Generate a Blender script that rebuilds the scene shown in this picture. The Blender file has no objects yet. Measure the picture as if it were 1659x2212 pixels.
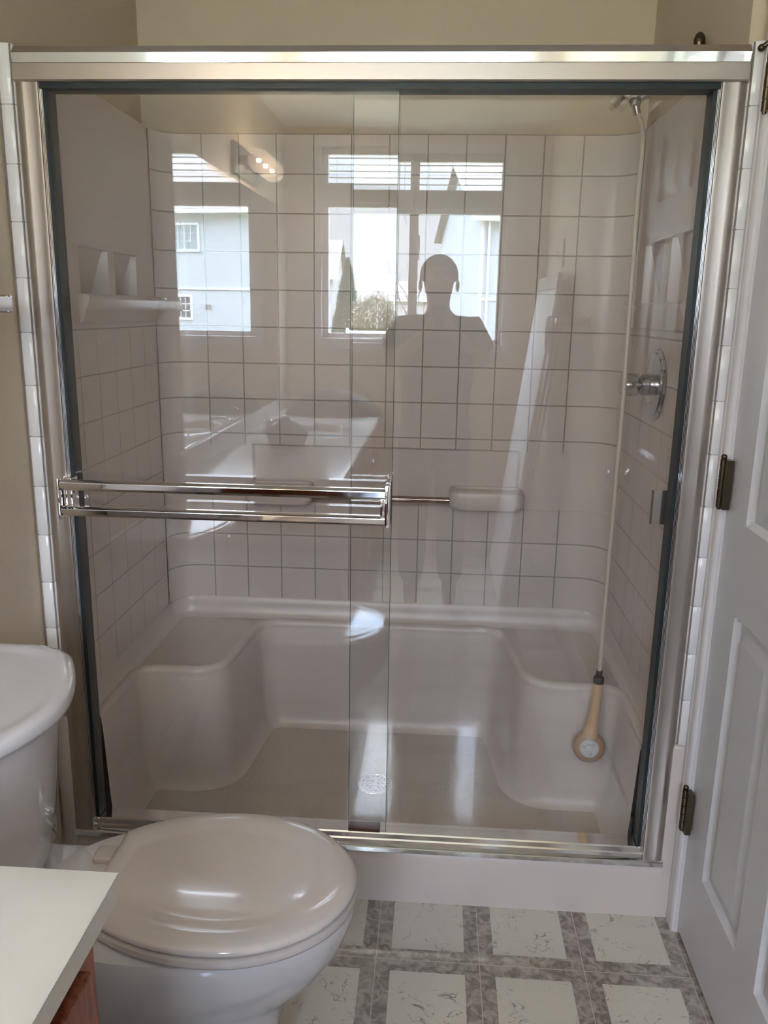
import bpy, bmesh, math, random
from mathutils import Vector, Matrix
random.seed(7)
S = bpy.context.scene
COL = S.collection
V = Vector

# ------------------------------------------------------------------ camera
cam_d = bpy.data.cameras.new('camera')
cam_d.sensor_fit = 'HORIZONTAL'; cam_d.sensor_width = 36.0; cam_d.lens = 38.787
cam_d.clip_start = 0.02; cam_d.clip_end = 600
cam = bpy.data.objects.new('camera', cam_d); COL.objects.link(cam)
RX = (0.99772448, 0.06537149, 0.01650559); UP = (-0.0314963, 0.23544585, 0.97137698); BK = (0.05961419, -0.96968645, 0.23696905)
CAM = V((0.153, -1.86, 1.478))
m = Matrix(((RX[0], UP[0], BK[0], CAM.x), (RX[1], UP[1], BK[1], CAM.y), (RX[2], UP[2], BK[2], CAM.z), (0, 0, 0, 1)))
cam.matrix_world = m
S.camera = cam

# ------------------------------------------------------------------ colour management
S.view_settings.view_transform = 'Standard'; S.view_settings.look = 'None'
S.view_settings.gamma = 1.0; S.view_settings.exposure = 1.02; S.view_settings.use_curve_mapping = False
SKY = 4.1
BULB = 22.0

# ------------------------------------------------------------------ world: cloudy sky
w = bpy.data.worlds.new('sky'); S.world = w; w.use_nodes = True
nt = w.node_tree; nt.nodes.clear()
def N(tree, t, **k):
    n = tree.nodes.new(t)
    for a, b in k.items(): setattr(n, a, b)
    return n
tc = N(nt, 'ShaderNodeTexCoord'); mp = N(nt, 'ShaderNodeMapping'); mp.inputs['Scale'].default_value = (1.0, 1.0, 2.6)
nz = N(nt, 'ShaderNodeTexNoise'); nz.inputs['Scale'].default_value = 3.2; nz.inputs['Detail'].default_value = 7; nz.inputs['Roughness'].default_value = .55
cr = N(nt, 'ShaderNodeValToRGB')
cr.color_ramp.elements[0].position = .36; cr.color_ramp.elements[0].color = (.30, .48, .80, 1)
cr.color_ramp.elements[1].position = .60; cr.color_ramp.elements[1].color = (.92, 1.0, 1.16, 1)
sx = N(nt, 'ShaderNodeSeparateXYZ'); mr = N(nt, 'ShaderNodeMapRange')
mr.inputs['From Min'].default_value = 0.0; mr.inputs['From Max'].default_value = .32
mx = N(nt, 'ShaderNodeMix', data_type='RGBA'); mx.inputs[6].default_value = (.92, 1.0, 1.12, 1)
bg = N(nt, 'ShaderNodeBackground'); bg.inputs['Strength'].default_value = SKY
out = N(nt, 'ShaderNodeOutputWorld')
L = nt.links.new
L(tc.outputs['Generated'], mp.inputs['Vector']); L(mp.outputs[0], nz.inputs['Vector']); L(nz.outputs['Fac'], cr.inputs[0])
L(tc.outputs['Generated'], sx.inputs[0]); L(sx.outputs['Z'], mr.inputs['Value']); L(mr.outputs[0], mx.inputs[0]); L(cr.outputs[0], mx.inputs[7])
zb = N(nt, 'ShaderNodeMapRange'); zb.inputs['From Min'].default_value = .12; zb.inputs['From Max'].default_value = .9; zb.inputs['To Min'].default_value = 1.0; zb.inputs['To Max'].default_value = 14.5
vm = N(nt, 'ShaderNodeVectorMath', operation='SCALE')      # an overcast sky is brighter overhead
L(sx.outputs['Z'], zb.inputs['Value']); L(mx.outputs[2], vm.inputs[0]); L(zb.outputs[0], vm.inputs['Scale']); L(vm.outputs[0], bg.inputs['Color']); L(bg.outputs[0], out.inputs['Surface'])

# daylight portal in the window opening (guides sky sampling, gives no light itself)
pl = bpy.data.lights.new('window_portal', 'AREA'); pl.shape = 'RECTANGLE'; pl.size = 1.1; pl.size_y = 1.1
pl.cycles.is_portal = True
po = bpy.data.objects.new('window_portal', pl); COL.objects.link(po)
po.location = (-0.02, -3.46, 1.84); po.rotation_euler = (math.radians(90), 0, 0)   # faces +y

# ------------------------------------------------------------------ materials
def mat(name, col, rough=.5, metal=0.0, coat=0.0, bump=None, mottle=None, spec=.5, ior=1.5):
    M = bpy.data.materials.new(name); M.use_nodes = True
    t = M.node_tree; p = t.nodes['Principled BSDF']
    p.inputs['Base Color'].default_value = (*col, 1); p.inputs['Roughness'].default_value = rough
    p.inputs['Metallic'].default_value = metal; p.inputs['Coat Weight'].default_value = coat
    p.inputs['Coat Roughness'].default_value = .04; p.inputs['IOR'].default_value = ior
    geo = t.nodes.new('ShaderNodeNewGeometry')
    if mottle:   # (scale, amount, second colour)
        n = t.nodes.new('ShaderNodeTexNoise'); n.inputs['Scale'].default_value = mottle[0]; n.inputs['Detail'].default_value = 5
        r = t.nodes.new('ShaderNodeMapRange'); r.inputs['From Min'].default_value = .35; r.inputs['From Max'].default_value = .7
        r.inputs['To Max'].default_value = mottle[1]
        x = t.nodes.new('ShaderNodeMix'); x.data_type = 'RGBA'
        x.inputs[6].default_value = (*col, 1); x.inputs[7].default_value = (*mottle[2], 1)
        t.links.new(geo.outputs['Position'], n.inputs['Vector']); t.links.new(n.outputs['Fac'], r.inputs['Value'])
        t.links.new(r.outputs[0], x.inputs[0]); t.links.new(x.outputs[2], p.inputs['Base Color'])
    if bump:     # (scale, strength, distance)
        n = t.nodes.new('ShaderNodeTexNoise'); n.inputs['Scale'].default_value = bump[0]; n.inputs['Detail'].default_value = 3
        b = t.nodes.new('ShaderNodeBump'); b.inputs['Strength'].default_value = bump[1]; b.inputs['Distance'].default_value = bump[2]
        t.links.new(geo.outputs['Position'], n.inputs['Vector']); t.links.new(n.outputs['Fac'], b.inputs['Height'])
        t.links.new(b.outputs[0], p.inputs['Normal'])
    return M
def maths(t, op, a, b=None, c=None):
    n = t.nodes.new('ShaderNodeMath'); n.operation = op
    for i, v in enumerate((a, b, c)):
        if v is None: continue
        if isinstance(v, (int, float)): n.inputs[i].default_value = v
        else: t.links.new(v, n.inputs[i])
    return n.outputs[0]
def glassmat(name, f0=.05, tint=(1, 1, 1), rough=0.0):
    # thin sheet of glass: clear transmission plus mirror reflection growing with the angle of view
    M = bpy.data.materials.new(name); M.use_nodes = True; t = M.node_tree; t.nodes.clear()
    lw = t.nodes.new('ShaderNodeLayerWeight'); lw.inputs['Blend'].default_value = .5
    p5 = maths(t, 'POWER', lw.outputs['Facing'], 5.0)
    f = maths(t, 'MULTIPLY_ADD', p5, 1 - f0, f0)
    tr = t.nodes.new('ShaderNodeBsdfTransparent'); tr.inputs[0].default_value = (*tint, 1)
    gl = t.nodes.new('ShaderNodeBsdfGlossy'); gl.inputs['Roughness'].default_value = rough
    x = t.nodes.new('ShaderNodeMixShader'); o = t.nodes.new('ShaderNodeOutputMaterial')
    t.links.new(f, x.inputs[0]); t.links.new(tr.outputs[0], x.inputs[1]); t.links.new(gl.outputs[0], x.inputs[2]); t.links.new(x.outputs[0], o.inputs[0])
    return M
def emis(name, col, s):
    M = bpy.data.materials.new(name); M.use_nodes = True; t = M.node_tree; t.nodes.clear()
    e = t.nodes.new('ShaderNodeEmission'); e.inputs[0].default_value = (*col, 1); e.inputs[1].default_value = s
    o = t.nodes.new('ShaderNodeOutputMaterial'); t.links.new(e.outputs[0], o.inputs[0]); return M
def grout_mat(name, base, line, axes, rough=.3, bump=None):
    # axes: list of (component, origin, pitch, halfwidth, (other component, lo, hi) or None)
    M = mat(name, base, rough, bump=bump, mottle=(9, .35, tuple(c*.93 for c in base))); t = M.node_tree; p = t.nodes['Principled BSDF']
    g = t.nodes.new('ShaderNodeNewGeometry'); s = t.nodes.new('ShaderNodeSeparateXYZ'); t.links.new(g.outputs['Position'], s.inputs[0])
    tot = None
    for comp, o, pitch, hw, lims in axes:
        a = maths(t, 'SUBTRACT', s.outputs[comp], o); a = maths(t, 'DIVIDE', a, pitch); a = maths(t, 'ROUND', a)
        a = maths(t, 'MULTIPLY_ADD', a, pitch, o); a = maths(t, 'SUBTRACT', s.outputs[comp], a); a = maths(t, 'ABSOLUTE', a)
        a = maths(t, 'LESS_THAN', a, hw)
        for lc, lo, hi, inv in lims:
            q = maths(t, 'MULTIPLY', maths(t, 'GREATER_THAN', s.outputs[lc], lo), maths(t, 'LESS_THAN', s.outputs[lc], hi))
            if inv: q = maths(t, 'SUBTRACT', 1.0, q)
            a = maths(t, 'MULTIPLY', a, q)
        tot = a if tot is None else maths(t, 'MAXIMUM', tot, a)
    x = t.nodes.new('ShaderNodeMix'); x.data_type = 'RGBA'; x.inputs[7].default_value = (*line, 1)
    src = p.inputs['Base Color'].links[0].from_socket
    t.links.new(tot, x.inputs[0]); t.links.new(src, x.inputs[6]); t.links.new(x.outputs[2], p.inputs['Base Color'])
    return M

M_wall = mat('beige_paint', (.60, .505, .385), .55, bump=(180, .25, .002), mottle=(3, .25, (.56, .47, .35)))
M_ceil = mat('ceiling_paint', (.82, .81, .80), .8)
TILE = (.66, .585, .555)
XO, XP, ZO, ZP = -.0115, .1148, .509, .1138
M_acr = mat('almond_acrylic', TILE, .30, bump=(160, .12, .001))
M_back = grout_mat('acrylic_back_tiles', TILE, (.43, .385, .345), [
    ('X', XO, XP, .0022, [('X', -.640, .62, False), ('Z', .857, 1.041, 'inv')]), ('Z', ZO, ZP, .0022, [('Z', .84, 1.055, 'inv')])], .30, bump=(160, .12, .001))
M_side = grout_mat('acrylic_side_tiles', TILE, (.46, .42, .375), [
    ('Y', .71, .1148, .0016, [('Z', .3, 1.40, False)]), ('Z', ZO, ZP, .002, [('Z', .3, 1.43, False)])], .30, bump=(160, .12, .001))
def pan_floor_mat():
    M = mat('acrylic_pan_floor', (.58, .52, .475), .20)
    t = M.node_tree; p = t.nodes['Principled BSDF']; g = t.nodes.new('ShaderNodeNewGeometry')
    mpn = t.nodes.new('ShaderNodeMapping'); mpn.inputs['Scale'].default_value = (1, .55, 1)
    n = t.nodes.new('ShaderNodeTexNoise'); n.inputs['Scale'].default_value = 75; n.inputs['Detail'].default_value = 3
    b = t.nodes.new('ShaderNodeBump'); b.inputs['Strength'].default_value = .55; b.inputs['Distance'].default_value = .004
    t.links.new(g.outputs['Position'], mpn.inputs[0]); t.links.new(mpn.outputs[0], n.inputs['Vector']); t.links.new(n.outputs['Fac'], b.inputs['Height']); t.links.new(b.outputs[0], p.inputs['Normal'])
    return M
M_panf = pan_floor_mat()
M_whitetile = mat('white_glazed_tile', (.78, .77, .78), .15, mottle=(20, .2, (.72, .71, .70)))
M_grout = mat('grey_grout', (.24, .21, .19), .9)
M_caulk = mat('caulk', (.75, .73, .70), .6)
M_porc = mat('porcelain', (.62, .60, .63), .08, coat=.5)
M_seat = mat('toilet_seat_plastic', (.57, .52, .51), .13, coat=.35)
M_alum = mat('satin_aluminium', (.54, .495, .46), .34, metal=1)
M_chrome = mat('polished_chrome', (.80, .78, .78), .06, metal=1)
M_chromed = mat('dark_chrome', (.50, .50, .52), .10, metal=1)
M_polish = mat('polished_aluminium', (.86, .86, .86), .10, metal=1)
M_gask = mat('teal_black_vinyl', (.010, .018, .021), .42, spec=.3)
M_rubber = mat('black_rubber', (.02, .02, .022), .45)
M_gedge = mat('green_glass_edge', (.03, .07, .065), .15)
M_glass = glassmat('shower_glass', .052, (.985, .982, .972))
M_pane = glassmat('window_glass', .03, (.98, .99, .985))
M_door = mat('white_semi_gloss', (.62, .61, .64), .30, bump=(60, .12, .001))
M_trim = mat('white_trim_paint', (.70, .67, .68), .22)
M_bronze = mat('antique_brass_hinge', (.12, .095, .06), .30, metal=1)
M_brown = mat('brown_plastic', (.10, .035, .025), .35)
M_marble = mat('cultured_marble', (.60, .585, .555), .16, mottle=(11, .8, (.54, .525, .505)))
M_crystal = glassmat('crystal_acrylic', .12, (.92, .93, .94))
M_clear = glassmat('clear_plastic', .12, (.90, .90, .88))
M_beige = mat('beige_plastic', (.62, .43, .26), .3)
M_beige2 = mat('tan_plastic', (.42, .27, .17), .3)
M_hose = mat('ivory_hose', (.60, .53, .46), .35)
M_greyp = mat('grey_spray_plate', (.60, .62, .64), .35)
M_mirror = mat('mirror_silver', (.90, .91, .90), .0, metal=1)
M_wood = mat('red_oak', (.34, .105, .048), .38)
def woodgrain(M, c2):
    t = M.node_tree; p = t.nodes['Principled BSDF']; g = t.nodes.new('ShaderNodeNewGeometry')
    mpn = t.nodes.new('ShaderNodeMapping'); mpn.inputs['Scale'].default_value = (9, 9, 1.2)
    n = t.nodes.new('ShaderNodeTexNoise'); n.inputs['Scale'].default_value = 12; n.inputs['Detail'].default_value = 8; n.inputs['Distortion'].default_value = .6
    r = t.nodes.new('ShaderNodeValToRGB'); r.color_ramp.elements[0].position = .38; r.color_ramp.elements[1].position = .62
    r.color_ramp.elements[0].color = (*c2, 1); r.color_ramp.elements[1].color = tuple(p.inputs['Base Color'].default_value)
    t.links.new(g.outputs['Position'], mpn.inputs[0]); t.links.new(mpn.outputs[0], n.inputs['Vector']); t.links.new(n.outputs['Fac'], r.inputs[0]); t.links.new(r.outputs[0], p.inputs['Base Color'])
woodgrain(M_wood, (.16, .042, .02))
def vinyl_mat():
    M = mat('sheet_vinyl', (.6, .57, .52), .12, coat=.7, bump=(55, .22, .003)); t = M.node_tree; p = t.nodes['Principled BSDF']
    g = t.nodes.new('ShaderNodeNewGeometry'); s = t.nodes.new('ShaderNodeSeparateXYZ'); t.links.new(g.outputs['Position'], s.inputs[0])
    def cell(comp, o, pitch):
        a = maths(t, 'SUBTRACT', s.outputs[comp], o); a = maths(t, 'DIVIDE', a, pitch); r = maths(t, 'ROUND', a)
        return maths(t, 'ABSOLUTE', maths(t, 'MULTIPLY', maths(t, 'SUBTRACT', a, r), pitch))
    dx = cell('X', .0515, .2415); dy = cell('Y', -.2235, .2435)
    sq = maths(t, 'MULTIPLY', maths(t, 'GREATER_THAN', dx, .0345), maths(t, 'GREATER_THAN', dy, .0345))
    ln = maths(t, 'MAXIMUM', maths(t, 'LESS_THAN', dx, .0011), maths(t, 'LESS_THAN', dy, .0011))
    def noise(sc, det, dist, lo, hi, c0, c1):
        n = t.nodes.new('ShaderNodeTexNoise'); n.inputs['Scale'].default_value = sc; n.inputs['Detail'].default_value = det; n.inputs['Distortion'].default_value = dist
        r = t.nodes.new('ShaderNodeValToRGB'); r.color_ramp.elements[0].position = lo; r.color_ramp.elements[1].position = hi
        r.color_ramp.elements[0].color = (*c0, 1); r.color_ramp.elements[1].color = (*c1, 1)
        t.links.new(g.outputs['Position'], n.inputs['Vector']); t.links.new(n.outputs['Fac'], r.inputs[0]); return r, n
    grey, _ = noise(38, 5, 1.2, .38, .64, (.21, .175, .155), (.42, .37, .335))
    # thin veins in the cream squares
    vein, nn = noise(11, 9, 2.2, .480, .494, (.60, .56, .50), (.17, .14, .115))
    e = vein.color_ramp.elements.new(.506); e.color = (.60, .56, .50, 1)
    msk, _ = noise(17, 3, .4, .47, .58, (0, 0, 0), (1, 1, 1)); vm_ = t.nodes.new('ShaderNodeMix'); vm_.data_type = 'RGBA'; vm_.inputs[6].default_value = (.60, .56, .50, 1)
    t.links.new(msk.outputs[0], vm_.inputs[0]); t.links.new(vein.outputs[0], vm_.inputs[7])
    x1 = t.nodes.new('ShaderNodeMix'); x1.data_type = 'RGBA'; t.links.new(sq, x1.inputs[0]); t.links.new(grey.outputs[0], x1.inputs[6]); t.links.new(vm_.outputs[2], x1.inputs[7])
    x2 = t.nodes.new('ShaderNodeMix'); x2.data_type = 'RGBA'; x2.inputs[7].default_value = (.50, .45, .40, 1)
    t.links.new(ln, x2.inputs[0]); t.links.new(x1.outputs[2], x2.inputs[6]); t.links.new(x2.outputs[2], p.inputs['Base Color'])
    return M
M_vinyl = vinyl_mat()
def siding_mat(name, col, pitch=.115):
    M = mat(name, col, .6); t = M.node_tree; p = t.nodes['Principled BSDF']
    g = t.nodes.new('ShaderNodeNewGeometry'); s = t.nodes.new('ShaderNodeSeparateXYZ'); t.links.new(g.outputs['Position'], s.inputs[0])
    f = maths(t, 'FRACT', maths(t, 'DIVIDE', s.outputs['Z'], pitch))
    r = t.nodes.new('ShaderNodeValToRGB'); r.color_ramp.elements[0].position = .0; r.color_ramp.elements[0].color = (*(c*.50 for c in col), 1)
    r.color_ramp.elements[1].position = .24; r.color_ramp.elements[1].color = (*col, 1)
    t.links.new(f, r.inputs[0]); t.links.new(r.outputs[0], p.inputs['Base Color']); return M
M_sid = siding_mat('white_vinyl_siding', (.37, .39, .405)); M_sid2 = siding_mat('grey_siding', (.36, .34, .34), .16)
M_shingle = mat('brown_grey_shingles', (.20, .165, .155), .9, mottle=(9, .6, (.15, .125, .12)))
M_white = mat('white_vinyl', (.62, .63, .64), .4)
M_dkglass = mat('dark_window_glass', (.05, .055, .055), .08)
M_curt = mat('curtained_window_glass', (.22, .27, .28), .12)
M_grass = mat('winter_grass', (.20, .20, .10), .95, mottle=(.6, .7, (.26, .22, .13)))
M_bark = mat('grey_bark', (.12, .10, .09), .9)
M_everg = mat('evergreen_foliage', (.045, .065, .03), .9)
M_shrub = mat('dry_shrub_foliage', (.16, .13, .08), .9)
M_skin = mat('skin', (.50, .30, .21), .5)
M_shirt = mat('grey_cotton', (.09, .085, .085), .9)
M_pants = mat('navy_denim', (.03, .04, .07), .9)
M_hair = mat('dark_hair', (.035, .022, .016), .6)
M_phone = mat('phone_back', (.02, .02, .025), .15)
M_cloth = mat('grey_terry', (.30, .28, .26), .95, bump=(300, .5, .003))
M_pouch = mat('black_fabric', (.03, .027, .027), .8, bump=(120, .5, .003))
M_slat = mat('blind_vinyl', (.55, .53, .50), .45)
M_board = mat('white_board_cover', (.85, .86, .88), .5)
M_steel = mat('grey_steel', (.35, .34, .34), .35, metal=1)
M_rim = mat('dark_bronze', (.10, .085, .07), .35, metal=.6)
M_bulb = glassmat('clear_bulb_glass', .14, (.97, .93, .88))
def haze(M, amount):      # a little translucent body so the globe glows from its filament
    t = M.node_tree; o = next(n for n in t.nodes if n.type == 'OUTPUT_MATERIAL'); src = o.inputs[0].links[0].from_socket
    tl = t.nodes.new('ShaderNodeBsdfTranslucent'); tl.inputs[0].default_value = (.9, .8, .72, 1); x = t.nodes.new('ShaderNodeMixShader'); x.inputs[0].default_value = amount
    t.links.new(src, x.inputs[1]); t.links.new(tl.outputs[0], x.inputs[2]); t.links.new(x.outputs[0], o.inputs[0])
haze(M_bulb, .06)
M_fil = emis('bulb_filament', (1.0, .75, .50), 120)
M_eye = mat('eye_white', (.8, .8, .8), .2)

# ------------------------------------------------------------------ mesh helpers
def smooth(me, ang=40):
    me.polygons.foreach_set('use_smooth', [True] * len(me.polygons))
    try: me.set_sharp_from_angle(angle=math.radians(ang))
    except Exception: pass
class MB:
    def __init__(s): s.bm = bmesh.new()
    def box(s, x0, x1, y0, y1, z0, z1, bev=0, seg=2):
        vs = [s.bm.verts.new((x, y, z)) for x in (x0, x1) for y in (y0, y1) for z in (z0, z1)]
        F = [(0, 1, 3, 2), (4, 6, 7, 5), (0, 4, 5, 1), (2, 3, 7, 6), (0, 2, 6, 4), (1, 5, 7, 3)]
        fs = [s.bm.faces.new([vs[i] for i in f]) for f in F]
        if bev:
            es = list({e for f in fs for e in f.edges})
            bmesh.ops.bevel(s.bm, geom=es, offset=bev, segments=seg, profile=.5, affect='EDGES', clamp_overlap=True)
        return s
    def obox(s, c, half, rot, bev=0):
        old = set(s.bm.verts); s.box(-half[0], half[0], -half[1], half[1], -half[2], half[2], bev)
        for v in s.bm.verts:
            if v not in old: v.co = rot @ v.co + V(c)
        return s
    def loft(s, rings, closed=True, cap0=True, cap1=True):
        R = [[s.bm.verts.new(p) for p in r] for r in rings]
        n = len(R[0])
        for a, b in zip(R, R[1:]):
            for i in range(n if closed else n - 1):
                j = (i + 1) % n
                try: s.bm.faces.new((a[i], a[j], b[j], b[i]))
                except ValueError: pass
        if cap0 and closed: s.bm.faces.new(R[0][::-1])
        if cap1 and closed: s.bm.faces.new(R[-1])
        return s
    def tube(s, pts, r, seg=12, cap=True):
        pts = [V(p) for p in pts]; rr = r if isinstance(r, (list, tuple)) else [r] * len(pts)
        rings = []; up = None
        for i, p in enumerate(pts):
            d = (pts[min(i + 1, len(pts) - 1)] - pts[max(i - 1, 0)]).normalized()
            if up is None: up = d.orthogonal().normalized()
            up = (up - d * up.dot(d)).normalized(); sd = d.cross(up)
            rings.append([p + (up * math.cos(a) + sd * math.sin(a)) * rr[i] for a in (2 * math.pi * k / seg for k in range(seg))])
        return s.loft(rings, True, cap, cap)
    def lathe(s, prof, origin=(0, 0, 0), axis='Z', seg=32, arc=None):
        # prof: list of (radius, height) ; axis direction vector
        ax = {'X': V((1, 0, 0)), 'Y': V((0, 1, 0)), 'Z': V((0, 0, 1))}.get(axis, axis) if isinstance(axis, str) else V(axis).normalized()
        u = ax.orthogonal().normalized(); v = ax.cross(u); o = V(origin)
        rings = [[o + ax * h + (u * math.cos(a) + v * math.sin(a)) * max(r, 1e-5) for a in (2 * math.pi * k / seg for k in range(seg))] for r, h in prof]
        return s.loft(rings)
    def prism(s, poly, axis, lo, hi):
        # poly in the two other axes (in order)
        def P(p, t):
            return {'X': (t, p[0], p[1]), 'Y': (p[0], t, p[1]), 'Z': (p[0], p[1], t)}[axis]
        return s.loft([[P(p, lo) for p in poly], [P(p, hi) for p in poly]])
    def ball(s, c, r, sc=(1, 1, 1), seg=20):
        vs = bmesh.ops.create_uvsphere(s.bm, u_segments=seg, v_segments=max(8, seg // 2 + 2), radius=r)['verts']
        for v in vs: v.co = V((v.co.x * sc[0], v.co.y * sc[1], v.co.z * sc[2])) + V(c)
        return s
    def build(s, name, material, parent=None, ang=40, fix=True):
        bm = s.bm
        if fix: bmesh.ops.recalc_face_normals(bm, faces=bm.faces)
        if parent is not None: off = world_loc(parent)
        else:
            xs = [v.co for v in bm.verts]
            off = V(((min(v.x for v in xs) + max(v.x for v in xs)) / 2, (min(v.y for v in xs) + max(v.y for v in xs)) / 2, min(v.z for v in xs)))
        bmesh.ops.translate(bm, verts=bm.verts, vec=-off)
        me = bpy.data.meshes.new(name); bm.to_mesh(me); bm.free(); me.materials.append(material)
        smooth(me, ang)
        o = bpy.data.objects.new(name, me); COL.objects.link(o)
        if parent is not None: o.parent = parent
        else: o.location = off
        return o
def world_loc(o):
    l = V(o.location)
    while o.parent: o = o.parent; l += V(o.location)
    return l
def thing(name, label, cat, loc, group=None):
    o = bpy.data.objects.new(name, None); COL.objects.link(o); o.location = loc; o.empty_display_size = .05
    o['label'] = label; o['category'] = cat
    if group: o['group'] = group
    return o
def tag(o, label, cat, group=None):
    o['label'] = label; o['category'] = cat
    if group: o['group'] = group
    return o
def struct(o, label=None, cat=None):
    o['kind'] = 'structure'
    if label: o['label'] = label
    if cat: o['category'] = cat
    return o
def copy_tree(root, delta, label, group):
    r = root.copy(); COL.objects.link(r); r.location = V(root.location) + V(delta); r['label'] = label; r['group'] = group
    for ch in list(root.children):
        c = ch.copy(); COL.objects.link(c); c.parent = r
        for g in list(ch.children):
            d = g.copy(); COL.objects.link(d); d.parent = c
    return r
def arcpath(P, R, n=8):
    """open 2D polyline with rounded corners"""
    out = [V(P[0])]
    for i in range(1, len(P) - 1):
        a, b, c = V(P[i - 1]), V(P[i]), V(P[i + 1]); r = R[i]
        d0 = (a - b).normalized(); d1 = (c - b).normalized(); th = d0.angle(d1)
        t = r / math.tan(th / 2); p0 = b + d0 * t; p1 = b + d1 * t
        ctr = b + (d0 + d1).normalized() * (r / math.sin(th / 2))
        v0 = p0 - ctr; v1 = p1 - ctr; tot = v0.angle(v1); sg = 1 if v0.x * v1.y - v0.y * v1.x > 0 else -1
        for k in range(n + 1):
            an = sg * tot * k / n; out.append(ctr + V((v0.x * math.cos(an) - v0.y * math.sin(an), v0.x * math.sin(an) + v0.y * math.cos(an))))
    out.append(V(P[-1])); return out
def normals2(path):
    ns = []
    for i in range(len(path)):
        d = (path[min(i + 1, len(path) - 1)] - path[max(i - 1, 0)]).normalized(); ns.append(V((d.y, -d.x)))   # right-hand side
    return ns
def sgrid(vals, lo, hi, joints, hw, step):
    g = {lo, hi}
    n = max(1, int((hi - lo) / step))
    for i in range(n + 1): g.add(lo + (hi - lo) * i / n)
    g = {x for x in g if all(abs(x - j) > hw * 1.6 for j in list(joints) + list(vals)) or x in (lo, hi)}
    for j in joints:
        if lo < j < hi: g |= {j - hw, j, j + hw}
    for v in vals:
        if lo < v < hi: g |= {v - .004, v + .004}
    return sorted(g)

# ------------------------------------------------------------------ room shell
XL, XR, YB, YF, ZC = -.785, .785, -3.35, .855, 2.50
AXR = .752     # the alcove's right wall stands a little further in
struct(MB().box(-1.0, 1.0, YB - .2, .95, -.1, 0).build('floor', M_vinyl))
struct(MB().box(-1.0, 1.0, YB - .2, .95, ZC, ZC + .1).build('ceiling', M_ceil))
struct(MB().box(XL - .15, XL, YB - .15, YF + .1, 0, ZC).build('wall_left', M_wall))
DY0, DY1, DZ0, DZ1 = -.845, -.082, .014, 2.075
b = MB(); b.box(XR, XR + .15, YB - .15, DY0 - .003, 0, ZC); b.box(XR, XR + .15, DY1 + .003, YF + .1, 0, ZC)
b.box(XR, XR + .15, DY0 - .003, DY1 + .003, DZ1 + .003, ZC); b.box(XR + .06, XR + .15, DY0 - .003, DY1 + .003, 0, DZ1 + .003)
b.box(AXR, XR + .01, .012, YF + .1, 1.992, ZC)
struct(b.build('wall_right', M_wall))
struct(MB().box(XL, XR, YF, YF + .1, 0, ZC).build('wall_back', M_wall))
WX0, WX1, WZ0, WZ1 = -.570, .535, 1.288, 2.395
b = MB(); b.box(XL, WX0, YB - .15, YB, 0, ZC); b.box(WX1, XR, YB - .15, YB, 0, ZC)
b.box(WX0, WX1, YB - .15, YB, 0, WZ0); b.box(WX0, WX1, YB - .15, YB, WZ1, ZC)
struct(b.build('wall_window', M_wall))
# baseboards
def baseboard(name, axis, lo, hi, face, sgn):
    prof = [(0, 0), (.014, 0), (.014, .07), (.010, .085), (.004, .092), (0, .094)]
    b = MB(); b.prism([(face + sgn * p[0], p[1]) for p in prof], axis, lo, hi); return struct(b.build(name, M_trim))
baseboard('baseboard_left', 'Y', -1.09, -.03, XL, 1)
baseboard('baseboard_right', 'Y', YB, -.93, XR, -1)
b = MB(); b.prism([(YB + p[0], p[1]) for p in [(0, 0), (.014, 0), (.014, .07), (.004, .092), (0, .094)]], 'X', -.17, XR - .015)
struct(b.build('baseboard_window', M_trim))

# ------------------------------------------------------------------ window
W = bpy.data.objects.new('window_1', None); COL.objects.link(W); W.location = (0, YB, WZ0); struct(W)
b = MB(); fy0, fy1 = YB - .10, YB - .04
b.box(WX0, WX1, fy0, fy1, WZ0, WZ0 + .035); b.box(WX0, WX1, fy0, fy1, WZ1 - .035, WZ1)
b.box(WX0, WX0 + .035, fy0, fy1, WZ0, WZ1); b.box(WX1 - .035, WX1, fy0, fy1, WZ0, WZ1); b.box(-.046, .008, fy0, fy1, WZ0, WZ1)
b.build('window_frame', M_trim, W)
for n, (x0, x1) in enumerate(((WX0 + .035, -.046), (.008, WX1 - .035))):
    MB().box(x0, x1, YB - .074, YB - .070, WZ0 + .03, WZ1 - .03).build('pane', M_pane, W)
b = MB(); c = .055
b.box(WX0 - c, WX1 + c, YB, YB + .014, WZ1, WZ1 + c, .003); b.box(WX0 - c, WX0, YB, YB + .014, WZ0 - c, WZ1, .003)
b.box(WX1, WX1 + c, YB, YB + .014, WZ0 - c, WZ1, .003); b.box(WX0, WX1, YB, YB + .014, WZ0 - c, WZ0 - .012, .003)
b.build('window_casing', M_trim, W)
MB().box(WX0 - .03, WX1 + .03, YB - .04, YB + .025, WZ0 - .012, WZ0 + .006, .004).build('window_sill', M_trim, W)
b = MB(); b.box(-.012, .020, YB - .04, YB - .022, 1.84, 1.94, .004); b.tube([(.006, YB - .02, 1.86), (.008, YB + .0, 1.87), (.016, YB + .003, 1.79)], .005, 8)
b.build('latch_handle', M_trim, W)

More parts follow.
